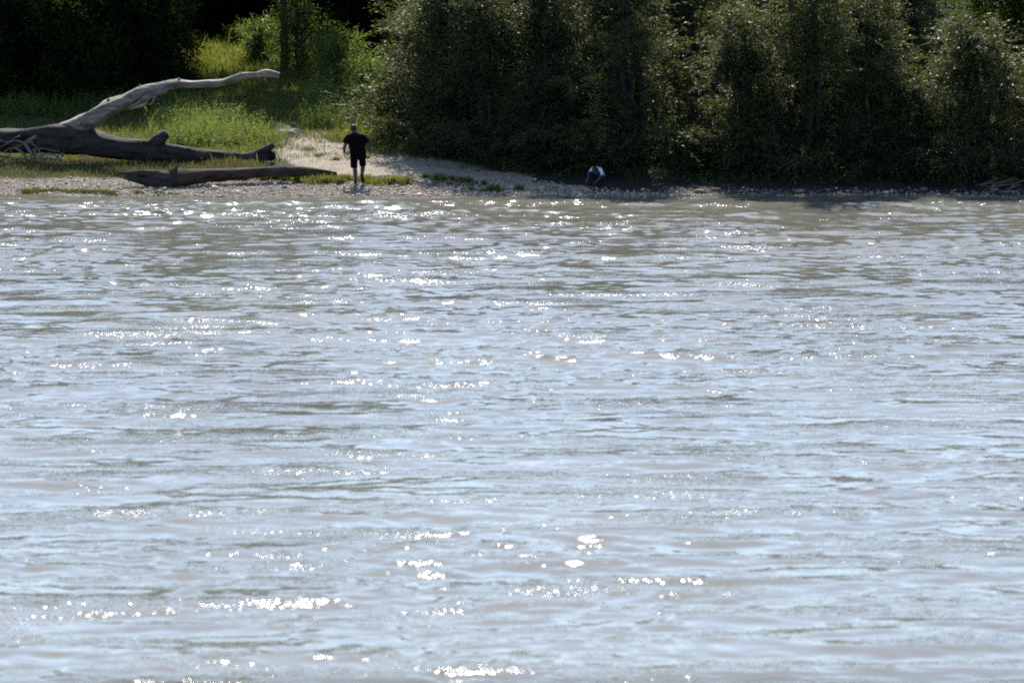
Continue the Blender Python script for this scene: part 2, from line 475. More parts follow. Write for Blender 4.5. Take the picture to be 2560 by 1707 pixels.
mx3 = N(nt, 'ShaderNodeMix', data_type='RGBA'); L(warp(sep.outputs[2]), mx3.inputs[0]); L(mx1.outputs[2], mx3.inputs[6]); L(mud, mx3.inputs[7]); L(mx3.outputs[2], mx2.inputs[6])
gr = mesh('river_bank_ground', np.stack([X, Y, Z], -1), q, m, True)
px_, py_ = project(X.ravel(), np.maximum(Y.ravel(), 20), Z.ravel())
px_ = px_ + 230 * (fbm(X.ravel() * 0.9, Y.ravel() * 0.9, 61, 4) - 0.5)
py_ = py_ + 34 * (fbm(X.ravel() * 0.8, Y.ravel() * 0.8, 71, 4) - 0.5)
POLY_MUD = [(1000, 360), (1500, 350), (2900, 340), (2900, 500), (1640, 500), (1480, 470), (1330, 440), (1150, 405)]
def soft(poly, blur=6):
    s = np.zeros(px_.shape)
    for dx, dy in [(0, 0), (-40, 0), (40, 0), (0, -5), (0, 5), (22, 3), (-22, -3)]:
        s += in_poly(px_ + dx, py_ + dy, poly)
    return s / 7 * (Y.ravel() > 100)
cov = np.zeros((len(px_), 4), np.float32)
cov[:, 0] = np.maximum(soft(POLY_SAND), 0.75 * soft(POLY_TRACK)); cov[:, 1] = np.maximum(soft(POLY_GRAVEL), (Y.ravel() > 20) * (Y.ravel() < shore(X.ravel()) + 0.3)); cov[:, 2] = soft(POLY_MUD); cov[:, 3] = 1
ca = gr.data.color_attributes.new('cover', 'FLOAT_COLOR', 'POINT')
ca.data.foreach_set('color', cov.ravel())
tag(gr, 'sandy and grassy river bank rising into the woods', 'ground', kind='structure')

# ------------------------------------------------------------------ the river
rng = np.random.default_rng(11)
wx = np.concatenate([np.linspace(-260, -24, 40), np.arange(-21, 21.01, 0.095), np.linspace(24, 260, 40)])
wy = np.concatenate([np.linspace(6, 38, 30), np.arange(39, 121.6, 0.08)])
WX, WY = np.meshgrid(wx, wy)
WX = WX.astype(np.float32); WY = WY.astype(np.float32)
fine = ((np.abs(WX) < 21.5) & (WY > 38.5)).astype(np.float32)
calm = np.interp(wy, [45, 90, 112], [0.88, 1.0, 1.3])[:, None].astype(np.float32)
near_bank = calm * np.clip((shore(wx)[None, :] - WY) / 2.0, 0.6, 1).astype(np.float32)
patch = (0.45 + 1.1 * fbm(WX * 0.13, WY * 0.10, 21, 3)).astype(np.float32)
patch2 = (0.3 + 1.4 * fbm(WX * 0.22 + 9, WY * 0.16, 33, 3)).astype(np.float32)
H = np.zeros_like(WX); DXX = np.zeros_like(WX); DYY = np.zeros_like(WX)
patch3 = np.clip(2.0 * fbm(WX * 0.30 + 4, WY * 0.13, 55, 3) - 0.35, 0.5, 1.5).astype(np.float32)
NW = 84
lam = np.exp(np.linspace(math.log(0.30), math.log(4.5), NW)) * rng.uniform(0.95, 1.05, NW)
for l_ in lam:
    ang = rng.normal(0, 0.24) if l_ > 0.9 else rng.normal(0, 0.75)
    if rng.random() < 0.5: ang += math.pi
    k = 2 * math.pi / l_
    kx, ky = k * math.sin(ang), k * math.cos(ang)
    slope = 0.031 if l_ < 0.8 else (0.015 if l_ < 2 else 0.009)
    a = slope / k
    ph = rng.uniform(0, 6.283)
    if l_ < 2.0:
        am = a * fine * (patch if l_ > 0.9 else patch3)
    else:
        am = a * (0.6 + 0.4 * patch)
    t = (kx * WX + ky * WY + np.float32(ph)).astype(np.float32)
    H += am * np.cos(t)
    s_ = am * np.sin(t) * 0.75
    DXX -= s_ * np.float32(math.sin(ang)); DYY -= s_ * np.float32(math.cos(ang))
# short standing wave packets kicked up by the current
iy0 = 30; ix0 = 40; dxw, dyw = 0.095, 0.08
nfx = len(wx) - 80
for n_ in range(300):
    cx, cy = rng.uniform(-18, 18), 45 + 74 * rng.random() ** 0.8
    sx, sy = rng.uniform(0.6, 2.4), rng.uniform(0.3, 0.65)
    l_ = rng.uniform(0.55, 1.3); st = rng.uniform(0.05, 0.15); k = 2 * math.pi / l_
    tilt = rng.normal(0, 0.12); bow = rng.normal(0, 0.12)
    a0 = max(0, int((cx - 3 * sx + 21) / dxw)); a1_ = min(nfx, int((cx + 3 * sx + 21) / dxw))
    b0 = max(0, int((cy - 3 * sy - 39) / dyw)); b1_ = min(len(wy) - 30, int((cy + 3 * sy - 39) / dyw))
    sl = (slice(iy0 + b0, iy0 + b1_), slice(ix0 + a0, ix0 + a1_))
    dx = WX[sl] - np.float32(cx); dy = WY[sl] - np.float32(cy) - np.float32(tilt) * dx - np.float32(bow) * dx * dx
    e = np.exp(-(dx / sx) ** 2 / 2 - (dy / sy) ** 2 / 2) * np.float32(st / k)
    H[sl] += e * np.cos(k * dy); DYY[sl] -= 0.8 * e * np.sin(k * dy)
H *= near_bank
V = np.stack([WX + DXX * near_bank, WY + DYY * near_bank, H], -1)
nx, ny = len(wx), len(wy)
i, j = np.meshgrid(np.arange(ny - 1), np.arange(nx - 1), indexing='ij')
q = np.stack([(i * nx + j), (i * nx + j + 1), ((i + 1) * nx + j + 1), ((i + 1) * nx + j)], -1).reshape(-1, 4)
m, nt, out = new_mat('turbid_river_water')
L = nt.links.new
tc = N(nt, 'ShaderNodeTexCoord')
mp = N(nt, 'ShaderNodeMapping'); mp.inputs['Scale'].default_value = (0.7, 1, 1); L(tc.outputs['Object'], mp.inputs[0])
mp2 = N(nt, 'ShaderNodeMapping'); mp2.inputs['Scale'].default_value = (0.45, 1.5, 1); L(tc.outputs['Object'], mp2.inputs[0])
a1 = N(nt, 'ShaderNodeTexNoise', i_Scale=4.5, i_Detail=3.0, i_Roughness=0.6); L(mp.outputs[0], a1.inputs['Vector'])
a2 = N(nt, 'ShaderNodeTexNoise', i_Scale=13.0, i_Detail=1.0, i_Roughness=0.5); L(mp.outputs[0], a2.inputs['Vector'])
pt = N(nt, 'ShaderNodeTexNoise', i_Scale=0.5, i_Detail=3.0, i_Roughness=0.6); L(mp2.outputs[0], pt.inputs['Vector'])
pr = N(nt, 'ShaderNodeMapRange'); pr.inputs['From Min'].default_value = 0.47; pr.inputs['From Max'].default_value = 0.74; pr.inputs['To Min'].default_value = 0.08
L(pt.outputs[0], pr.inputs[0])
h1 = N(nt, 'ShaderNodeMath', operation='MULTIPLY'); L(a1.outputs[0], h1.inputs[0]); L(pr.outputs[0], h1.inputs[1])
b1 = N(nt, 'ShaderNodeBump', i_Strength=1.0, i_Distance=0.03); L(h1.outputs[0], b1.inputs['Height'])
hm = N(nt, 'ShaderNodeMath', operation='MULTIPLY'); L(a2.outputs[0], hm.inputs[0]); L(pr.outputs[0], hm.inputs[1])
b2 = N(nt, 'ShaderNodeBump', i_Strength=1.0, i_Distance=0.036); L(hm.outputs[0], b2.inputs['Height']); L(b1.outputs[0], b2.inputs['Normal'])
big = N(nt, 'ShaderNodeTexNoise', i_Scale=0.08, i_Detail=2.0); L(tc.outputs['Object'], big.inputs['Vector'])
wc = ramp(nt, big.outputs[0], [(0.3, (0.11, 0.106, 0.083)), (0.7, (0.135, 0.129, 0.101))])
pw = N(nt, 'ShaderNodeBsdfPrincipled', i_Roughness=0.052, i_IOR=1.333)
L(wc, pw.inputs['Base Color']); L(b2.outputs[0], pw.inputs['Normal'])
L(pw.outputs[0], out.inputs[0])
river = mesh('river_water', V, q, m, True)
tag(river, 'wide brownish river glittering in the sun', 'river', kind='structure')

# ------------------------------------------------------------------ shingle, grass
rng = np.random.default_rng(5)
def scatter(poly, n, ymax=150):
    """random points on the ground inside a region of the bank"""
    pts = [G(*c) for c in poly]
    x0 = min(p.x for p in pts); x1 = max(p.x for p in pts); y0 = min(p.y for p in pts); y1 = max(p.y for p in pts)
    pw_ = [(p.x, p.y) for p in pts]
    x = rng.uniform(x0, x1, n * 6); y = rng.uniform(y0, y1, n * 6)
    k = in_poly(x, y, pw_)
    x = x[k][:n]; y = y[k][:n]
    x = x + rng.normal(0, 0.3, len(x)); y = y + rng.normal(0, 0.22, len(y))
    return np.stack([x, y, ground(x, y)], 1)

ico_v = []; ph = (1 + 5 ** 0.5) / 2
for s1 in (-1, 1):
    for s2 in (-1, 1):
        ico_v += [(0, s1, s2 * ph), (s1, s2 * ph, 0), (s2 * ph, 0, s1)]
import bmesh
bm = bmesh.new()
for c in ico_v: bm.verts.new(c)
bmesh.ops.convex_hull(bm, input=bm.verts[:])
bm.verts.index_update()
ICO_V = unit(np.array([tuple(v_.co) for v_ in bm.verts])); ICO_F = np.array([[v_.index for v_ in f.verts] for f in bm.faces]); bm.free()

m, nt, out = new_mat('pebble')
geo = N(nt, 'ShaderNodeNewGeometry')
c = ramp(nt, geo.outputs['Random Per Island'], [(0.0, (0.06, 0.045, 0.033)), (0.35, (0.23, 0.175, 0.126)), (0.75, (0.4, 0.312, 0.232)), (1.0, (0.58, 0.475, 0.375))])
pb = N(nt, 'ShaderNodeBsdfPrincipled', i_Roughness=0.7); nt.links.new(c, pb.inputs['Base Color']); nt.links.new(pb.outputs[0], out.inputs[0])
M['pebble'] = m
n = 29000
x = rng.uniform(-19, 19, n); d = rng.beta(1.0, 1.7, n) * 3.4
d = d * np.clip(1 - (x + 0.5) * 0.15, 0.45, 1)
y = shore(x) + d - 0.12
keep = rng.random(n) < np.clip(1.0 - (x - 0.5) * 0.22, 0.16, 1.0)
x, y = x[keep], y[keep]; n = len(x)
sz = rng.lognormal(math.log(0.0185), 0.45, n)
rot = rng.uniform(0, 6.28, n)
sx = sz * rng.uniform(0.9, 1.6, n); sy = sz * rng.uniform(0.7, 1.1, n); szz = sz * rng.uniform(0.45, 0.9, n)
b = ICO_V[None] * (1 + rng.uniform(-0.18, 0.18, (n, 12, 1)))
lx = b[..., 0] * sx[:, None]; ly = b[..., 1] * sy[:, None]
vx = lx * np.cos(rot)[:, None] - ly * np.sin(rot)[:, None] + x[:, None]
vy = lx * np.sin(rot)[:, None] + ly * np.cos(rot)[:, None] + y[:, None]
vz = b[..., 2] * szz[:, None] + (ground(x, y) + szz * 0.35)[:, None]
f = (np.arange(n)[:, None, None] * 12 + ICO_F[None]).reshape(-1, 3)
o = mesh('shingle', np.stack([vx, vy, vz], -1), f, M['pebble'], False)
tag(o, 'pale pebbles of the shingle strip along the waterline', 'shingle', kind='stuff')

def grass(name, label, poly, n, h, wid, lean, mat, clump=0.0, hvar=0.35):
    p = scatter(poly, n)
    if clump:
        k = fbm(p[:, 0] * clump, p[:, 1] * clump, 41, 2)
        p = p[k > rng.uniform(0.25, 0.62, len(p))]
    hh = h * np.exp(rng.normal(0, hvar, len(p))) * (0.6 + 0.8 * fbm(p[:, 0] * 0.8, p[:, 1] * 0.8, 17, 2))
    v, a, b_ = blades(rng, p - np.array([0, 0, 0.02]), hh, wid * rng.uniform(0.6, 1.3, len(p)), lean)
    o = mesh(name, v, [a, b_], M[mat], False)
    return tag(o, label, 'grass', kind='stuff')

def weeds(name, label, poly, n, h, mat, ll=0.1, lw=0.024, clump=0.0, nl=16):
    """upright leafy stems"""
    p = scatter(poly, n)
    if clump:
        k = fbm(p[:, 0] * clump, p[:, 1] * clump, 43, 2); p = p[k > rng.uniform(0.3, 0.6, len(p))]
    n = len(p)
    hh = h * rng.uniform(0.45, 1.15, n) * (0.55 + 0.9 * fbm(p[:, 0] * 0.7, p[:, 1] * 0.7, 19, 2))
    s_ = (np.arange(nl)[None] + rng.uniform(0, 1, (n, nl))) / nl
    ln = rng.normal(0, 0.16, (n, 3)); ln[:, 2] = 1
    pos = p[:, None, :] + ln[:, None, :] * (s_ * hh[:, None])[..., None]
    d_ = rng.normal(0, 1, (n, nl, 3)) + np.array([0, 0, 0.55])
    m_ = n * nl
    v, f_ = leaf_quads(rng, pos.reshape(-1, 3), d_.reshape(-1, 3), ll * rng.uniform(0.6, 1.3, m_), lw * rng.uniform(0.6, 1.3, m_))
    return tag(mesh(name, v, f_, M[mat], False), label, 'weeds', kind='stuff')

grass('dry_grass', 'short yellowish dry grass between the shingle and the fallen trunk', [(-500, 398), (300, 398), (640, 412), (760, 432), (470, 440), (330, 446), (-500, 446)], 22000, 0.13, 0.02, 0.5, 'dry')
grass('meadow_grass', 'lush green grass on the sunny bank behind the fallen trunk', [(-500, 292), (200, 290), (420, 282), (560, 292), (690, 318), (640, 345), (700, 402), (640, 416), (250, 404), (-500, 402)], 34000, 0.14, 0.02, 0.6, 'grass')
grass('meadow_grass', 'low green grass patch right of the walking man', [(905, 372), (930, 350), (1010, 340), (1150, 350), (1300, 400), (1320, 432), (1180, 408), (1040, 388), (960, 382)], 9000, 0.16, 0.022, 0.5, 'grass')
grass('meadow_grass', 'sparse grass along the track between sand and shade', [(600, 300), (700, 292), (930, 312), (1000, 345), (920, 360), (800, 348), (700, 325)], 6500, 0.14, 0.02, 0.5, 'grass', 0.9)
grass('sand_grass', 'patchy grass breaking up the sandy path behind the man', [(640, 335), (760, 320), (910, 345), (1000, 385), (900, 400), (700, 400)], 4500, 0.1, 0.018, 0.6, 'dry', 1.3)
grass('meadow_grass', 'grass on the shaded track leading into the woods', [(480, 200), (760, 190), (800, 290), (690, 300), (560, 296)], 14000, 0.14, 0.025, 0.5, 'grass')
grass('meadow_grass', 'sunlit strip of grass at the head of the track', [(430, 175), (640, 165), (760, 180), (760, 200), (430, 205)], 9000, 0.22, 0.03, 0.5, 'grass')
grass('meadow_grass', 'grass in the small clearing behind the head of the track', [(430, 112), (700, 106), (760, 168), (430, 175)], 16000, 0.3, 0.035, 0.5, 'grass')
grass('meadow_grass', 'dim grass at the foot of the dark left woods', [(-500, 230), (430, 205), (500, 280), (200, 295), (-500, 296)], 16000, 0.35, 0.028, 0.5, 'grass')
TP1 = [(385, 300), (470, 285), (560, 290), (640, 330), (690, 352), (600, 362), (430, 358), (400, 330)]
grass('tall_grass', 'tall pale green grass stand left of the track', TP1, 5000, 0.36, 0.018, 0.5, 'tall', 0.9, 0.4)
weeds('tall_weeds', 'leafy pale green weeds standing among the tall grass left of the track', TP1, 800, 0.85, 'tall', 0.12, 0.022, 0.7)
weeds('low_weeds', 'low grey-green weeds in front of the raised limb', [(430, 340), (600, 335), (690, 350), (680, 372), (430, 366)], 600, 0.35, 'tall', 0.12, 0.024)
TP2 = [(750, 312), (800, 285), (900, 270), (1010, 285), (1000, 322), (900, 328), (800, 322)]
grass('tall_grass', 'tall bright grass stand right of the track behind the man', TP2, 4500, 0.38, 0.018, 0.5, 'tall', 0.9, 0.4)
weeds('tall_weeds', 'leafy bright weeds standing among the grass right of the track', TP2, 800, 0.8, 'tall', 0.12, 0.022, 0.7)
weeds('tall_weeds', 'tall weeds at the edge of the shade below the silvery willow', [(755, 275), (880, 235), (1020, 250), (1010, 285), (880, 272), (790, 290)], 700, 0.95, 'tall', 0.12, 0.024, 0.6)
weeds('shore_weeds', 'dim low weeds and leaf litter under the willows on the right shore', [(1180, 408), (1400, 428), (1800, 436), (2700, 436), (2700, 462), (1800, 462), (1400, 450)], 700, 0.28, 'bush', 0.1, 0.03, 0.8, 10)
weeds('shade_weeds', 'dim tall weeds along the foot of the dark left woods', [(-500, 262), (430, 240), (480, 290), (200, 298), (-500, 300)], 1500, 0.7, 'bush', 0.11, 0.03, 0.5)

# ------------------------------------------------------------------ trees
WILLOWS = [willow(101, 7.2, 5.0, 520), willow(102, 6.4, 5.2, 520), willow(103, 7.6, 5.2, 520), willow(104, 5.3, 4.8, 440)]
def place(root, px, Y, s, rz, label, cat, group=None, first=False, sz=None):
    o = root if first else copy_tree(root)
    x = (px - 1280) * TP * Y
    o.location = (x, Y, float(ground(x, Y)) - 0.05)
    tl = (0.16 * math.sin(px * 0.71), 0.14 * math.cos(px * 0.37)) if cat == 'willow' else (0, 0)
    o.rotation_euler = (tl[0], tl[1], rz)
    wq = 1.18 if cat == 'willow' else 1.0
    o.scale = (s * wq, s * wq, sz or s)
    o.pop('group', None) if 'group' in o else None
    return tag(o, label, cat, group)
used = set()
spots = [
    (1090, 129.6, 0.95, 0.4, 0, 'silvery willow hanging over the track, leftmost of the waterside willows'),
    (1245, 127.2, 0.9, 1.9, 1, 'dark willow on the bank straight behind the shaded end of the sand'),
    (1410, 126.0, 0.92, 3.0, 2, 'dark willow directly behind the crouching person, slightly to the left'),
    (1585, 125.2, 1.02, 4.4, 0, 'tall willow right of the crouching person with a dark stem showing'),
    (1850, 125.0, 0.8, 5.2, 1, 'willow above the small sunlit shingle spot on the shaded shore'),
    (2010, 124.6, 1.0, 0.9, 2, 'broad willow in the middle of the shaded right shore'),
    (2190, 124.9, 0.86, 2.4, 0, 'willow just left of the low round willow at the right'),
    (2425, 123.6, 0.98, 0.2, 3, 'low round willow with pale green top near the right edge'),
    (2630, 123.7, 0.92, 2.2, 3, 'low willow cut off by the right edge of the view'),
]
for px, Y_, s, rz, k, lab in spots:
    place(WILLOWS[k], px, Y_, s, rz, lab, 'willow', 'willows along the right shore', k not in used); used.add(k)
for n_, (px, Y_, s, lab) in enumerate([(1330, 125.6, 0.62, 'low willow bush on the bank above the shaded end of the sand'), (1500, 124.9, 0.5, 'low dark willow bush just behind the crouching person'),
        (1950, 123.9, 0.55, 'low willow bush hanging over the dark right shore'),
        (2300, 123.6, 0.62, 'low willow bush at the left foot of the low round willow')]):
    place(WILLOWS[3], px, Y_, s, n_ * 1.9 + 0.5, lab, 'willow', 'low willow bushes on the right shore')
back = [(1180, 133), (1350, 131.5), (1530, 131), (1720, 131), (1900, 131.5), (2080, 131), (2270, 132)]
for n_, (px, Y_) in enumerate(back):
    place(WILLOWS[n_ % 3], px, Y_, 1.0, n_ * 1.3, 'dark willow crown closing the gaps behind the waterside row', 'willow', 'willows in the second row')

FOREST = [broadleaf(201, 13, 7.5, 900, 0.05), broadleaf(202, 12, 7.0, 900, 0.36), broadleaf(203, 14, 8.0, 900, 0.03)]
fspots = []
for r_, (Yb, x0, x1, st) in enumerate([(152, -22, 26, 4.2), (160, -26, 28, 4.6), (170, -28, 30, 5.0), (182, -28, 30, 5.0), (196, -28, 32, 5.5)]):
    xx = x0 + r_ * 1.3
    while xx < x1:
        if r_ > 1 or not -17.0 < xx < -6.5 + r_ * 0.5:
            fspots.append((xx, Yb + random.Random(int(xx * 10 + r_)).uniform(-2, 2), 1.0))
        xx += st
fspots += [(-20, 139, 0.62), (-16.5, 138.5, 0.66), (-13.3, 140, 0.6), (-13.0, 148.0, 1.0), (-8.4, 146.6, 1.0), (-18, 148.5, 0.9), (-22.5, 141.5, 0.7), (-20, 144, 0.8), (-17.3, 145, 0.85), (8, 141, 0.9), (13, 140, 0.85), (17.5, 139, 0.9), (3, 143, 0.9), (-1.5, 144, 0.8)]
for n_, (x_, y_, s_) in enumerate(fspots):
    k = 1 if (y_ < 149.5 and -13.1 < x_ < -6) else n_ % 3
    front = y_ < 149 and x_ < -5
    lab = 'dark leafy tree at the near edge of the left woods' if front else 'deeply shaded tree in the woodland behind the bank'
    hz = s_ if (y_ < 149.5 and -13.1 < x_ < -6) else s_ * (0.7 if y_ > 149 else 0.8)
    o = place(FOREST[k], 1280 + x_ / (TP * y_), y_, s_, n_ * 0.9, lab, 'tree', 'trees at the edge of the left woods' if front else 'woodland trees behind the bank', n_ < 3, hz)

BUSH = broadleaf(301, 2.4, 2.0, 170, 0.02, 'bush', 'leafy_bush', 0.11, 0.055)
BUSH2 = broadleaf(302, 3.4, 2.6, 230, 0.02, 'bush', 'leafy_bush', 0.11, 0.06)
bspots = [(BUSH, 650, 146.0, 0.7, 'bright green young bush at the head of the track'),
          (BUSH2, 745, 144.0, 0.75, 'sunlit bush on the right side of the track, half in shade'),
          (BUSH2, 850, 138.5, 0.7, 'dark leafy bush below the silvery willow'),
          (BUSH, 930, 135, 0.85, 'small bush rising behind the tall bright grass'),
          (BUSH, 590, 152.5, 0.4, 'backlit yellow-green sapling in the dark gap at the head of the track'),
          (BUSH, 380, 139.5, 0.8, 'dim bush under the raised bleached limb'),
          (BUSH, 1010, 131.2, 0.7, 'low bush beside the heap of dead branches')]
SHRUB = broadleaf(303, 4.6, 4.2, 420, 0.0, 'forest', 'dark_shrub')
for n_, (px, Y_, s) in enumerate([(-40, 137.6, 1.0), (70, 138.2, 1.05), (180, 137.2, 0.9), (285, 138.6, 1.0), (390, 139.6, 0.85), (455, 156.5, 0.9), (530, 158, 1.0), (600, 157, 0.95), (680, 157.5, 1.0), (800, 152, 1.0), (900, 150, 1.0)]):
    place(SHRUB, px, Y_, s, n_ * 1.7, 'nearly black shrub in the shade of the left woods', 'shrub', 'dark shrubs before the left woods', n_ == 0)
us = set()
for rt, px, Y_, s, lab in bspots:
    place(rt, px, Y_, s, px * 0.01, lab, 'bush', None, rt.name not in us); us.add(rt.name)

# ------------------------------------------------------------------ fallen tree, logs, dead wood
def px_tube(g, Y, pts, seg=12, sub=4, rough=0.0, seed=0, dy=None):
    pp = []; rr = []
    for n_, (a, b_, r_) in enumerate(pts):
        yy = Y + (dy[n_] if dy else 0)
        pp.append(P(a, b_, yy)); rr.append(r_ * TP * yy)
    tube(g, pp, rr, seg, sub, rough, seed)

def part(name, mat, parent, Y, pts, seg=12, rough=0.0, seed=0, dy=None, sub=4):
    g = Geo(); px_tube(g, Y, pts, seg, sub, rough, seed, dy)
    o = g.build(name, M[mat], True, parent)
    o.matrix_parent_inverse = parent.matrix_world.inverted() if False else Matrix.Translation(-Vector(parent.location))
    return o

YF = 126.1
ft = empty('fallen_tree', P(300, 400, YF))
tag(ft, 'huge grey fallen tree with one limb raised over the grassy bank', 'fallen tree')
part('trunk', 'log', ft, YF, [(-90, 352, 30), (0, 351, 28), (90, 351, 34), (165, 348, 38), (225, 356, 32), (290, 368, 27), (360, 377, 26), (430, 384, 22), (520, 393, 20), (600, 398, 16), (640, 392, 15), (687, 388, 12)], 20, 0.32, 3, sub=6)
lb = part('limb', 'limb', ft, YF, [(120, 338, 14), (160, 330, 22), (207, 311, 23), (240, 292, 20), (270, 273, 20), (310, 254, 16.5), (349, 234, 16), (400, 221, 12), (441, 211, 12), (480, 212, 9.5), (520, 210, 9.5), (560, 206, 8), (605, 192, 9.5), (640, 189, 8), (668, 184, 10), (698, 190, 7)], 18, 0.38, 5, sub=6)
part('broken_stub', 'log', ft, YF - 0.1, [(365, 378, 14), (392, 354, 17), (416, 334, 12)], 12, 0.25, 7)
part('end_knob', 'log', ft, YF - 0.05, [(640, 386, 9), (668, 373, 9), (684, 362, 6)], 10, 0.25, 8)
part('snapped_branch', 'limb', ft, YF - 0.25, [(418, 228, 6), (375, 240, 7), (345, 258, 4.5), (313, 274, 1.2)], 8, 0.2, 9)
part('snapped_branch', 'limb', ft, YF - 0.28, [(372, 246, 5), (358, 262, 4), (335, 270, 2.5), (322, 276, 1)], 8, 0.2, 10)
part('snapped_branch', 'limb', ft, YF - 0.28, [(388, 240, 4), (380, 258, 3), (368, 262, 1)], 8, 0.2, 12)
for a in [((436, 208, 4), (441, 201, 3), (450, 195, 1)), ((346, 230, 5), (349, 219, 4), (351, 212, 2)), ((266, 262, 5), (270, 252, 4), (274, 248, 2)), ((596, 190, 4), (601, 184, 3), (606, 181, 1)), ((425, 215, 4), (423, 206, 4), (420, 202, 2))]:
    part('twig_stump', 'limb', ft, YF, list(a), 7, 0.15, 11)

dt = empty('dead_branch_tangle', G(70, 404))
YT = 125.7
tag(dt, 'tangle of bare grey branches in front of the fallen trunk, far left', 'dead branches')
tw = [[(90, 340, 4), (75, 350, 5), (61, 358, 5)], [(61, 358, 5), (38, 369, 4), (22, 373, 3), (10, 382, 1.5)], [(61, 358, 4), (72, 374, 4), (78, 388, 3.5), (77, 402, 2.5)],
      [(61, 358, 3), (88, 355, 2), (112, 353, 1.6), (122, 347, 1.3), (138, 345, 0.8)], [(108, 353, 1.5), (122, 360, 1.2), (138, 367, 0.7)], [(61, 358, 3), (40, 352, 2), (20, 356, 1.6), (-6, 350, 1)],
      [(38, 370, 4), (54, 380, 4), (64, 392, 3), (66, 404, 2)], [(-10, 390, 3), (20, 393, 2.6), (48, 400, 1.6)], [(80, 360, 2.4), (95, 372, 2), (102, 388, 2), (110, 402, 1.4)],
      [(88, 376, 2), (108, 371, 2.4), (130, 377, 2.6), (150, 378, 1.6)], [(95, 392, 2), (120, 384, 2.4), (140, 390, 2), (156, 402, 1.2)], [(-8, 371, 2), (16, 360, 1.6), (36, 346, 1.4), (50, 340, 1)],
      [(70, 404, 2), (100, 396, 2.2), (130, 398, 2), (158, 400, 1.2)], [(64, 360, 2), (50, 346, 1.6), (34, 340, 1)], [(20, 402, 2), (50, 396, 2.2), (90, 403, 1.4)], [(84, 372, 6), (88, 384, 5), (86, 396, 4)],
      [(112, 402, 2), (124, 380, 1.6), (118, 366, 1)], [(136, 402, 2), (146, 388, 1.6), (162, 380, 1)], [(0, 404, 2), (24, 386, 1.6), (30, 372, 1)]]
for n_, t_ in enumerate(tw):
    part('branch', 'twig', dt, YT + 0.12 * math.sin(n_ * 2.1), t_, 7, 0.15, n_)

bl = empty('driftwood_log', G(560, 455))
tag(bl, 'long driftwood log lying on the shingle with a splintered root end', 'log')
yd = [0, 0, 0.05, 0.2, 0.35, 0.55, 0.75, 0.95, 1.1]
part('log_trunk', 'drift', bl, 121.7, [(370, 456, 20), (410, 454, 25), (450, 445, 21), (520, 438, 16), (590, 436, 15), (660, 432, 14), (720, 430, 13), (780, 429, 10), (842, 434, 4)], 18, 0.36, 21, yd, sub=6)
part('splintered_root', 'log', bl, 121.7, [(440, 442, 12), (385, 434, 10), (345, 434, 8), (296, 433, 3)], 10, 0.25, 22)
part('splintered_root', 'log', bl, 121.6, [(430, 455, 16), (385, 456, 14), (350, 452, 9), (318, 449, 2)], 10, 0.3, 23)
part('splintered_root', 'log', bl, 121.5, [(440, 455, 15), (400, 465, 13), (370, 471, 8), (340, 475, 2)], 10, 0.3, 24)
part('splintered_root', 'log', bl, 121.6, [(420, 450, 10), (375, 445, 8), (345, 458, 2)], 10, 0.3, 25)
part('snag', 'drift', bl, 121.7, [(420, 434, 6), (436, 426, 8), (443, 412, 2)], 9, 0.2, 26)
part('snag', 'drift', bl, 122.3, [(655, 424, 4), (664, 417, 3), (668, 412, 1)], 7, 0.2, 27)

dl = empty('driftwood_log', G(2520, 489))
tag(dl, 'small pale driftwood piece at the waterline by the right edge', 'driftwood')
yw = dl.location.y
part('log_trunk', 'drift', dl, yw, [(2494, 485, 3), (2515, 487, 5), (2535, 488, 4), (2556, 491, 2)], 8, 0.2, 31)
part('snag', 'drift', dl, yw, [(2515, 486, 3), (2508, 481, 2), (2500, 479, 1)], 6, 0.2, 32)

bp_ = empty('dead_branch_heap', G(985, 345))
tag(bp_, 'heap of grey dead branches at the foot of the silvery willow', 'dead branches')
r2 = random.Random(8)
for n_ in range(34):
    a0 = r2.uniform(925, 1040); b0 = 348 - r2.uniform(0, 10) - max(0, (a0 - 935)) * 0.06
    ln = r2.uniform(35, 90); an = r2.uniform(-0.55, 0.15)
    a1_, b1_ = a0 + ln * math.cos(an), b0 + ln * math.sin(an)
    yb = bp_.location.y + r2.uniform(-0.2, 0.7)
    part('branch', 'twig' if n_ % 3 else 'bark', bp_, yb, [(a0, b0, r2.uniform(2, 4.5)), ((a0 + a1_) / 2, (b0 + b1_) / 2 + r2.uniform(-5, 3), 2.5), (a1_, b1_, 1)], 6, 0.15, n_)

# ------------------------------------------------------------------ tufts on the beach
def tuft(seed, n, h, r_, mat, lean=0.5):
    rg = np.random.default_rng(seed)
    p = np.stack([np.clip(rg.normal(0, r_, n), -1.6 * r_, 1.6 * r_), np.clip(rg.normal(0, r_ * 0.7, n), -r_, r_), np.full(n, -0.02)], 1)
    v, a, b_ = blades(rg, p, h * rg.uniform(0.4, 1.2, n), 0.022 * rg.uniform(0.6, 1.3, n), lean)
    return mesh('grass_tuft', v, [a, b_], M[mat], False)
T = [tuft(1, 260, 0.26, 0.17, 'grass'), tuft(2, 220, 0.2, 0.24, 'grass'), tuft(3, 160, 0.3, 0.1, 'dry'), tuft(4, 260, 0.15, 0.2, 'weed', 0.8)]
tu = set()
def put_tuft(k, px, py, s, label, group):
    o = T[k] if k not in tu else T[k].copy()
    if k in tu: COL.objects.link(o)
    tu.add(k)
    o.location = G(px, py); o.scale = (s, s, s); o.rotation_euler = (0, 0, px * 0.37)
    tag(o, label, 'grass tuft', group)
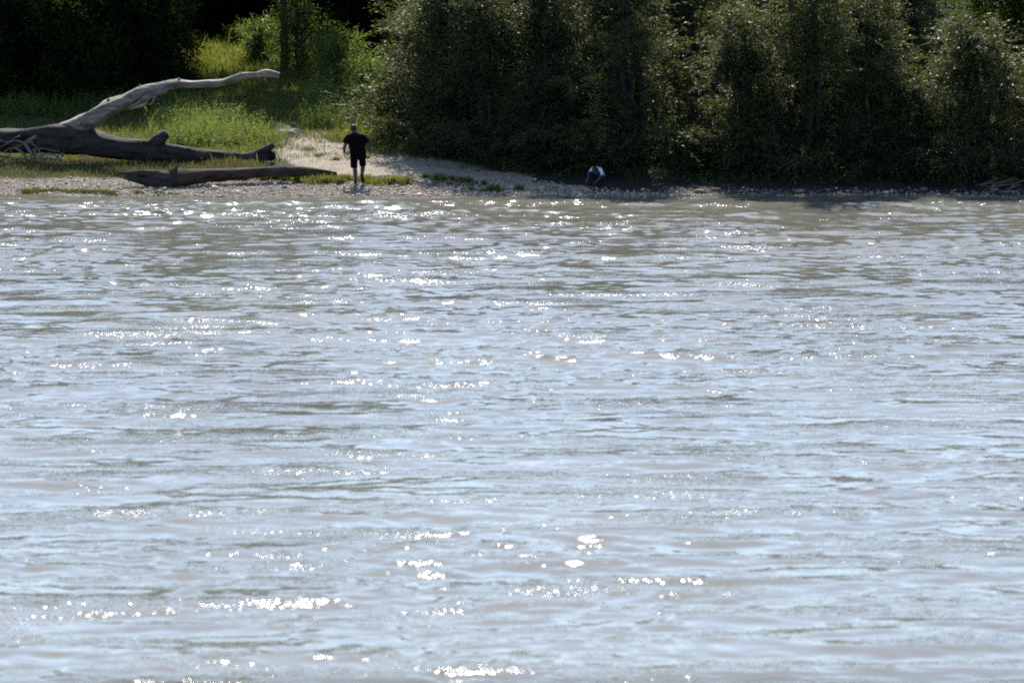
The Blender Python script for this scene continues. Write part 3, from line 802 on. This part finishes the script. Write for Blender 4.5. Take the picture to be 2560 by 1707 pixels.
for px, py, k, s in [(745, 452, 0, 0.8), (770, 455, 1, 1.0), (800, 448, 1, 1.2), (815, 456, 0, 0.9), (840, 452, 1, 1.1), (850, 459, 2, 0.7), (865, 450, 0, 0.8)]:
    put_tuft(k, px, py, s, 'yellow-green grass tuft between the driftwood log and the walking man', 'tufts left of the man')
for px, py, k, s in [(915, 452, 0, 0.9), (930, 457, 1, 1.0), (955, 458, 1, 1.0), (985, 456, 0, 0.9), (1000, 457, 1, 1.1), (1020, 459, 2, 0.8)]:
    put_tuft(k, px, py, s, 'grass tuft just right of the walking man on the sand edge', 'tufts right of the man')
for px, py, k, s in [(1062, 444, 0, 0.5), (1096, 450, 0, 0.9), (1130, 450, 2, 0.6), (1160, 452, 1, 0.8), (1172, 456, 2, 0.6), (1210, 460, 0, 0.5), (1237, 478, 0, 0.95), (1215, 479, 1, 0.6), (1298, 476, 2, 0.8), (1176, 476, 2, 0.5)]:
    put_tuft(k, px, py, s, 'small separate grass tuft on the open sand and shingle', 'tufts scattered on the open sand')
for px, py, k, s in [(520, 452, 0, 0.7), (555, 450, 2, 0.8), (610, 450, 0, 0.7), (665, 448, 0, 0.8), (690, 446, 2, 0.9), (716, 448, 0, 0.9)]:
    put_tuft(k, px, py, s, 'grass tuft growing against the front of the driftwood log', 'tufts against the driftwood log')
for px, py, s in [(80, 482, 1.15), (110, 479, 0.7), (135, 478, 0.8), (160, 479, 0.6), (188, 482, 0.9), (212, 483, 0.9), (235, 480, 0.6), (262, 484, 1.1), (285, 486, 0.6), (345, 483, 0.7), (397, 484, 0.6), (433, 486, 0.5)]:
    put_tuft(3, px, py, s, 'clump of olive weed at the left waterline', 'weed clumps at the left waterline')
for px, py, k, s in [(840, 400, 0, 0.4), (800, 390, 1, 0.5), (870, 385, 0, 0.4), (770, 375, 1, 0.6), (920, 395, 0, 0.35)]:
    put_tuft(k, px, py, s, 'tiny plant on the bare sandy path behind the man', 'plants on the sandy path')

# ------------------------------------------------------------------ things left under the trunk, stones
def crumple(name, loc, sx, sy, sz, mat, seed, rz=0.0):
    u = np.linspace(-1, 1, 17); X_, Y_ = np.meshgrid(u, u)
    r_ = np.maximum(np.abs(X_), np.abs(Y_))
    h_ = sz * (1 - r_ ** 3) * (0.45 + 1.0 * fbm(X_ * 2.2 + seed, Y_ * 2.2, seed, 3)) + 0.01
    v = np.stack([X_ * sx * (1 + 0.2 * (fbm(X_ + 3, Y_ * 1.5, seed + 4, 2) - 0.5)), Y_ * sy, h_], -1)
    k = np.arange(16); i_, j_ = np.meshgrid(k, k, indexing='ij'); i_ = i_.ravel(); j_ = j_.ravel()
    f_ = np.stack([i_ * 17 + j_, i_ * 17 + j_ + 1, (i_ + 1) * 17 + j_ + 1, (i_ + 1) * 17 + j_], 1)
    o = mesh(name, v, f_, M[mat], True)
    o.location = loc; o.rotation_euler = (0, 0, rz)
    return o
tag(crumple('towel', G(148, 388), 0.16, 0.12, 0.2, 'white', 3), 'crumpled white towel under the fallen trunk beside the branch tangle', 'towel')
tag(crumple('cloth_bag', G(181, 388), 0.09, 0.1, 0.24, 'white', 5, 0.4), 'white cloth bag under the fallen trunk, right of the red bottle', 'bag')
tag(crumple('paper_litter', G(205, 388), 0.1, 0.08, 0.08, 'white', 8, 0.8), 'small flat scrap of white paper under the fallen trunk', 'litter')
rb = empty('bottle', G(169, 388))
tag(rb, 'orange-red bottle standing between the white towel and white bag', 'bottle')
g = Geo(); tube(g, [(0, 0, 0), (0, 0, 0.02), (0, 0, 0.13), (0, 0, 0.16), (0, 0, 0.18)], [0.038, 0.042, 0.042, 0.03, 0.016], 12, 3); g.build('bottle_body', M['red'], True, rb)
g = Geo(); tube(g, [(0, 0, 0.18), (0, 0, 0.205)], [0.019, 0.019], 10, 2); g.build('cap', M['white'], True, rb)
def stone(loc, s, label, seed):
    rg = np.random.default_rng(seed)
    v = ICO_V * (1 + rg.uniform(-0.2, 0.2, (12, 1))) * np.array(s)
    o = mesh('stone', v, ICO_F, M['rock'], False); o.location = Vector(loc) + Vector((0, 0, s[2] * 0.5))
    md = o.modifiers.new('round', 'SUBSURF'); md.levels = 2; md.render_levels = 2
    tag(o, label, 'stone')
stone(G(735, 316), (0.16, 0.12, 0.1), 'reddish brown stone where the track meets the tall grass', 1)
stone(G(1168, 482), (0.12, 0.1, 0.06), 'dark flat stone near the water below the scattered tufts', 2)

r3 = random.Random(4)
for n_ in range(12):
    px = 1560 + n_ * 82 + r3.uniform(-30, 30); sc_ = r3.uniform(0.08, 0.19)
    stone(G(px, r3.uniform(474, 486)), (sc_ * 1.4, sc_, sc_ * 0.6), 'dark stone lying on the shaded right shore', 20 + n_)
    list(COL.objects)[-1]['group'] = 'stones on the shaded shore'
bh = empty('dead_branch_heap', G(2525, 482))
tag(bh, 'brown dead twigs and brush at the water by the right edge', 'dead branches')
for n_ in range(26):
    a0 = r3.uniform(2440, 2620); b0 = r3.uniform(458, 487)
    ln = r3.uniform(20, 70); an = r3.uniform(-0.5, 0.6)
    part('branch', 'twig', bh, bh.location.y + (486 - b0) * 0.06, [(a0, b0, 2.6), (a0 + ln * 0.5 * math.cos(an), b0 + ln * 0.5 * math.sin(an) - r3.uniform(0, 6), 2), (a0 + ln * math.cos(an), min(487, b0 + ln * math.sin(an)), 0.8)], 6, 0.15, n_)

# ------------------------------------------------------------------ people
def fused(name, builder, mat, parent=None, voxel=0.011, smooth_it=4):
    """several overlapping solid limbs fused into one continuous surface"""
    g = Geo(); builder(g)
    o = g.build(name, None, True)
    md = o.modifiers.new('fuse', 'REMESH'); md.mode = 'VOXEL'; md.voxel_size = voxel; md.use_smooth_shade = True
    ms = o.modifiers.new('soften', 'SMOOTH'); ms.factor = 0.5; ms.iterations = smooth_it
    dg = bpy.context.evaluated_depsgraph_get()
    me = bpy.data.meshes.new_from_object(o.evaluated_get(dg))
    old = o.data
    o.modifiers.clear(); o.data = me; bpy.data.meshes.remove(old)
    me.name = name; me.materials.clear(); me.materials.append(M[mat])
    if parent: o.parent = parent
    return o

def ball(g, c, r_, seg=12):
    r_ = (r_, r_, r_) if not isinstance(r_, tuple) else r_
    th = np.linspace(0, np.pi, seg + 1)[1:-1]; ph_ = np.linspace(0, 2 * np.pi, 2 * seg, endpoint=False)
    v = [(math.sin(t) * math.cos(p), math.sin(t) * math.sin(p), math.cos(t)) for t in th for p in ph_] + [(0, 0, 1), (0, 0, -1)]
    v = np.array(v) * np.array(r_) + np.array(c)
    m_ = 2 * seg; n_ = len(th); q_ = []; t_ = []
    for i_ in range(n_ - 1):
        for j_ in range(m_):
            q_.append((i_ * m_ + j_, (i_ + 1) * m_ + j_, (i_ + 1) * m_ + (j_ + 1) % m_, i_ * m_ + (j_ + 1) % m_))
    for j_ in range(m_):
        t_.append((n_ * m_, j_, (j_ + 1) % m_)); t_.append((n_ * m_ + 1, (n_ - 1) * m_ + (j_ + 1) % m_, (n_ - 1) * m_ + j_))
    g.add(v, np.array(q_), np.array(t_))

def limb(g, pts, rad, flat=None):
    tube(g, pts, rad, 14, 3, flat=flat)
    ball(g, pts[0], rad[0] * 0.97, 8); ball(g, pts[-1], rad[-1] * 0.97, 8)

def loft(g, rings, seg=24):
    """rings of (cx, cy, z, rx, ry)"""
    th = np.linspace(0, 2 * np.pi, seg, endpoint=False)
    v = [(c[0] + c[3] * math.copysign(abs(math.cos(t)) ** 0.85, math.cos(t)), c[1] + c[4] * math.copysign(abs(math.sin(t)) ** 0.85, math.sin(t)), c[2]) for c in rings for t in th]
    q_ = [(i_ * seg + j_, i_ * seg + (j_ + 1) % seg, (i_ + 1) * seg + (j_ + 1) % seg, (i_ + 1) * seg + j_) for i_ in range(len(rings) - 1) for j_ in range(seg)]
    n_ = len(rings)
    v += [rings[0][:3], rings[-1][:3]]
    t_ = [(n_ * seg, (j_ + 1) % seg, j_) for j_ in range(seg)] + [(n_ * seg + 1, (n_ - 1) * seg + j_, (n_ - 1) * seg + (j_ + 1) % seg) for j_ in range(seg)]
    g.add(np.array(v), np.array(q_), np.array(t_))

def hand(g, wrist, d, side, fwd, s=1.0):
    """palm, four unequal bent fingers, thumb leaving the side of the palm"""
    wrist = np.array(wrist, float); d = unit(np.array(d, float)); fwd = unit(np.array(fwd, float)); n_ = unit(np.array(side, float))
    pal = wrist + d * 0.09 * s
    for k in range(4):
        o_ = (k - 1.5) * 0.02 * s
        limb(g, [wrist + fwd * o_ * 0.5, wrist + d * 0.05 * s + fwd * o_ * 0.9, pal + fwd * o_], [0.014 * s, 0.015 * s, 0.011 * s])
    for k, ln in enumerate((0.07, 0.08, 0.085, 0.075)):
        o_ = (k - 1.5) * 0.021 * s
        b_ = pal + fwd * o_
        limb(g, [b_, b_ + d * ln * 0.5 * s + n_ * 0.008 * s, b_ + d * ln * 0.9 * s + n_ * 0.03 * s], [0.0105 * s, 0.0095 * s, 0.008 * s])
    b_ = wrist + d * 0.03 * s + fwd * 0.025 * s
    limb(g, [b_, b_ + d * 0.03 * s + fwd * 0.028 * s, b_ + d * 0.065 * s + fwd * 0.035 * s + n_ * 0.01 * s], [0.014 * s, 0.012 * s, 0.009 * s])

man = empty('person', G(889, 459))
tag(man, 'person in black t-shirt and black shorts walking up the bank, seen from behind', 'person')
man.scale = (1.09, 1.05, 1.0)
def man_body(g):
    loft(g, [(0.075, 0, 0.86, 0.15, 0.11), (0.07, 0, 1.0, 0.17, 0.12), (0.05, 0, 1.15, 0.18, 0.12), (0.015, 0, 1.32, 0.19, 0.12), (0.01, 0.0, 1.45, 0.17, 0.09), (0.0, 0.01, 1.52, 0.09, 0.07)])
    limb(g, [(-0.01, 0.01, 1.48), (-0.025, 0.035, 1.56), (-0.045, 0.07, 1.63)], [0.075, 0.062, 0.06])
    ball(g, (-0.055, 0.085, 1.69), (0.078, 0.098, 0.112)); ball(g, (-0.055, 0.13, 1.62), (0.055, 0.055, 0.055))
    limb(g, [(-0.055, 0.18, 1.70), (-0.055, 0.205, 1.655)], [0.012, 0.017])                      # nose
    for s_ in (-1, 1):
        ball(g, (-0.055 + s_ * 0.08, 0.07, 1.675), (0.014, 0.024, 0.034), 6)                     # ears
        ball(g, (-0.055 + s_ * 0.03, 0.172, 1.70), (0.016, 0.014, 0.012), 6)                     # eyes
    ball(g, (-0.055, 0.178, 1.625), (0.026, 0.012, 0.009), 6)                                   # mouth
    limb(g, [(-0.19, 0, 1.45), (-0.255, -0.01, 1.32), (-0.285, -0.01, 1.16)], [0.068, 0.058, 0.048])
    limb(g, [(-0.298, -0.01, 1.16), (-0.312, 0.02, 1.06), (-0.318, 0.05, 0.95)], [0.047, 0.046, 0.031])
    hand(g, (-0.318, 0.05, 0.95), (0.06, 0.12, -1), (1, 0.1, 0), (0, 1, 0.1), 1.05)
    limb(g, [(0.215, 0, 1.45), (0.29, -0.01, 1.32), (0.352, -0.02, 1.17)], [0.068, 0.058, 0.048])
    limb(g, [(0.352, -0.02, 1.17), (0.382, 0.02, 1.07), (0.4, 0.08, 0.965)], [0.047, 0.046, 0.031])
    hand(g, (0.4, 0.08, 0.965), (0.03, 0.3, -1), (-1, 0.1, 0), (0, 1, 0.2), 1.05)
    limb(g, [(-0.02, 0, 0.86), (-0.03, 0.03, 0.7), (-0.022, 0.03, 0.51)], [0.1, 0.085, 0.062])
    limb(g, [(-0.022, 0.03, 0.51), (-0.012, 0.0, 0.36), (0.0, 0.0, 0.1)], [0.06, 0.064, 0.037])
    limb(g, [(0.0, 0.0, 0.08), (0.0, 0.06, 0.045), (-0.02, 0.14, 0.03)], [0.036, 0.034, 0.028])
    limb(g, [(0.16, 0, 0.86), (0.185, 0.04, 0.7), (0.205, 0.07, 0.53)], [0.1, 0.085, 0.062])
    limb(g, [(0.205, 0.07, 0.53), (0.2, -0.06, 0.42), (0.185, -0.17, 0.27)], [0.06, 0.063, 0.037])
    limb(g, [(0.185, -0.17, 0.26), (0.192, -0.16, 0.18), (0.205, -0.12, 0.1)], [0.036, 0.034, 0.028])
fused('body', man_body, 'skin', man, 0.008, 2)
def man_shirt(g):
    loft(g, [(0.08, 0.0, 0.79, 0.235, 0.15), (0.078, 0, 0.9, 0.225, 0.15), (0.066, 0, 1.02, 0.228, 0.155), (0.045, 0, 1.15, 0.236, 0.155), (0.025, -0.005, 1.28, 0.245, 0.15), (0.015, 0, 1.4, 0.238, 0.135), (0.01, 0.01, 1.48, 0.19, 0.11), (-0.003, 0.02, 1.535, 0.115, 0.085), (-0.012, 0.03, 1.56, 0.078, 0.072)])
    ball(g, (-0.165, 0, 1.43), (0.105, 0.1, 0.095)); ball(g, (0.185, 0, 1.43), (0.105, 0.1, 0.095))
    tube(g, [(-0.17, 0, 1.44), (-0.235, 0, 1.37), (-0.285, -0.01, 1.24)], [0.088, 0.086, 0.082], 16, 4)
    tube(g, [(0.19, 0, 1.44), (0.262, 0, 1.37), (0.33, -0.015, 1.245)], [0.088, 0.086, 0.084], 16, 4)
fused('t_shirt', man_shirt, 'black', man, 0.011, 3)
def man_shorts(g):
    loft(g, [(0.075, 0, 0.78, 0.2, 0.145), (0.078, 0, 0.85, 0.205, 0.145), (0.08, 0, 0.95, 0.2, 0.14)])
    tube(g, [(-0.02, 0, 0.85), (-0.045, 0.03, 0.68), (-0.042, 0.03, 0.485)], [0.112, 0.104, 0.1], 16, 5)
    tube(g, [(0.165, 0, 0.85), (0.19, 0.04, 0.7), (0.208, 0.06, 0.54)], [0.108, 0.1, 0.094], 16, 5)
fused('shorts', man_shorts, 'shorts', man, 0.011, 3)
def man_hair(g):
    ball(g, (-0.055, 0.075, 1.718), (0.084, 0.098, 0.095)); ball(g, (-0.053, 0.045, 1.675), (0.08, 0.075, 0.06))
fused('hair', man_hair, 'hair', man, 0.01, 2)
def shoe_l(g):
    limb(g, [(0.0, -0.035, 0.05), (-0.005, 0.05, 0.045), (-0.025, 0.19, 0.038)], [0.047, 0.045, 0.04], ); limb(g, [(0, -0.01, 0.06), (0, -0.005, 0.105)], [0.045, 0.043])
def shoe_r(g):
    limb(g, [(0.183, -0.225, 0.275), (0.195, -0.2, 0.19), (0.21, -0.13, 0.06)], [0.047, 0.047, 0.04]); limb(g, [(0.185, -0.19, 0.26), (0.186, -0.165, 0.295)], [0.045, 0.043])
fused('shoe', shoe_l, 'shoe', man, 0.01, 2)
fused('shoe', shoe_r, 'shoe', man, 0.01, 2)

kid = empty('person', G(1492, 463), R(-30))
tag(kid, 'person in white shirt and dark blue trousers crouching in the shade by the water', 'person')
def kid_body(g):
    loft(g, [(-0.01, 0.17, 0.2, 0.13, 0.1), (-0.02, 0.13, 0.34, 0.14, 0.1), (-0.03, 0.03, 0.46, 0.15, 0.09), (-0.03, -0.06, 0.53, 0.1, 0.07)])
    limb(g, [(-0.01, -0.05, 0.5), (0.01, -0.12, 0.5), (0.03, -0.17, 0.48)], [0.06, 0.05, 0.05])
    ball(g, (0.035, -0.21, 0.475), (0.072, 0.095, 0.1)); ball(g, (0.035, -0.25, 0.41), (0.05, 0.05, 0.05))
    limb(g, [(0.035, -0.3, 0.46), (0.035, -0.315, 0.425)], [0.011, 0.015])
    for s_ in (-1, 1):
        ball(g, (0.035 + s_ * 0.074, -0.2, 0.46), (0.013, 0.022, 0.03), 6); ball(g, (0.035 + s_ * 0.028, -0.293, 0.475), (0.015, 0.012, 0.011), 6)
    ball(g, (0.035, -0.29, 0.395), (0.022, 0.012, 0.008), 6)
    limb(g, [(-0.15, -0.02, 0.47), (-0.185, -0.1, 0.34), (-0.2, -0.17, 0.24)], [0.055, 0.045, 0.038])
    limb(g, [(-0.2, -0.17, 0.24), (-0.21, -0.25, 0.16), (-0.2, -0.3, 0.09)], [0.037, 0.034, 0.025])
    hand(g, (-0.2, -0.3, 0.09), (0.15, -0.5, -0.6), (0.9, 0.1, -0.2), (0.2, -0.6, 0.5), 0.85)
    limb(g, [(0.12, -0.02, 0.47), (0.185, -0.1, 0.35), (0.2, -0.17, 0.25)], [0.055, 0.045, 0.038])
    limb(g, [(0.2, -0.17, 0.25), (0.18, -0.26, 0.18), (0.13, -0.31, 0.12)], [0.037, 0.034, 0.025])
    hand(g, (0.13, -0.31, 0.12), (-0.3, -0.5, -0.6), (-0.9, 0.1, -0.2), (-0.2, -0.6, 0.5), 0.85)
    for s_ in (-1, 1):
        limb(g, [(s_ * 0.09, 0.16, 0.21), (s_ * 0.13, 0.0, 0.3), (s_ * 0.15, -0.15, 0.36)], [0.085, 0.075, 0.058])
        limb(g, [(s_ * 0.15, -0.15, 0.36), (s_ * 0.14, -0.05, 0.22), (s_ * 0.13, 0.0, 0.08)], [0.056, 0.056, 0.036])
        limb(g, [(s_ * 0.13, 0.0, 0.05), (s_ * 0.135, -0.08, 0.04), (s_ * 0.15, -0.17, 0.03)], [0.036, 0.034, 0.028])
fused('body', kid_body, 'skin', kid, 0.008, 2)
def kid_shirt(g):
    loft(g, [(-0.01, 0.2, 0.2, 0.165, 0.125), (-0.02, 0.17, 0.32, 0.175, 0.13), (-0.03, 0.08, 0.45, 0.18, 0.125), (-0.03, -0.01, 0.53, 0.15, 0.1), (-0.02, -0.06, 0.565, 0.085, 0.07)])
    tube(g, [(-0.12, 0.0, 0.49), (-0.17, -0.06, 0.41), (-0.19, -0.12, 0.31)], [0.075, 0.07, 0.066], 14, 4)
    tube(g, [(0.1, 0.0, 0.49), (0.165, -0.06, 0.41), (0.195, -0.12, 0.31)], [0.075, 0.07, 0.066], 14, 4)
fused('shirt', kid_shirt, 'shirt', kid, 0.011, 2)
def kid_legs(g):
    ball(g, (0, 0.17, 0.22), (0.175, 0.14, 0.11))
    for s_ in (-1, 1):
        limb(g, [(s_ * 0.09, 0.16, 0.22), (s_ * 0.13, 0.0, 0.3), (s_ * 0.15, -0.15, 0.365)], [0.1, 0.088, 0.07])
        tube(g, [(s_ * 0.15, -0.15, 0.365), (s_ * 0.14, -0.05, 0.22), (s_ * 0.13, 0.0, 0.09)], [0.07, 0.068, 0.055], 14, 4)
fused('trousers', kid_legs, 'jeans', kid, 0.011, 2)
def kid_hair(g):
    ball(g, (0.035, -0.2, 0.5), (0.08, 0.1, 0.098)); ball(g, (0.035, -0.15, 0.5), (0.08, 0.08, 0.07))
fused('hair', kid_hair, 'hair', kid, 0.01, 2)
for s_ in (-1, 1):
    fused('shoe', lambda g: limb(g, [(s_ * 0.128, 0.04, 0.045), (s_ * 0.135, -0.07, 0.043), (s_ * 0.155, -0.19, 0.036)], [0.044, 0.043, 0.038]), 'shoe', kid, 0.01, 2)

ORDW = ['first', 'second', 'third', 'fourth', 'fifth', 'sixth', 'seventh', 'eighth', 'ninth', 'tenth', 'eleventh', 'twelfth']
groups = {}
for o in COL.objects:
    if o.parent is None and 'group' in o and 'label' in o: groups.setdefault((o['group'], o['label']), []).append(o)
for (g_, l_), lst in groups.items():
    if 1 < len(lst) <= 12:
        lst.sort(key=lambda o: o.location.x / o.location.y)
        for n_, o in enumerate(lst): o['label'] = l_ + ', ' + ORDW[n_] + ' from the left'
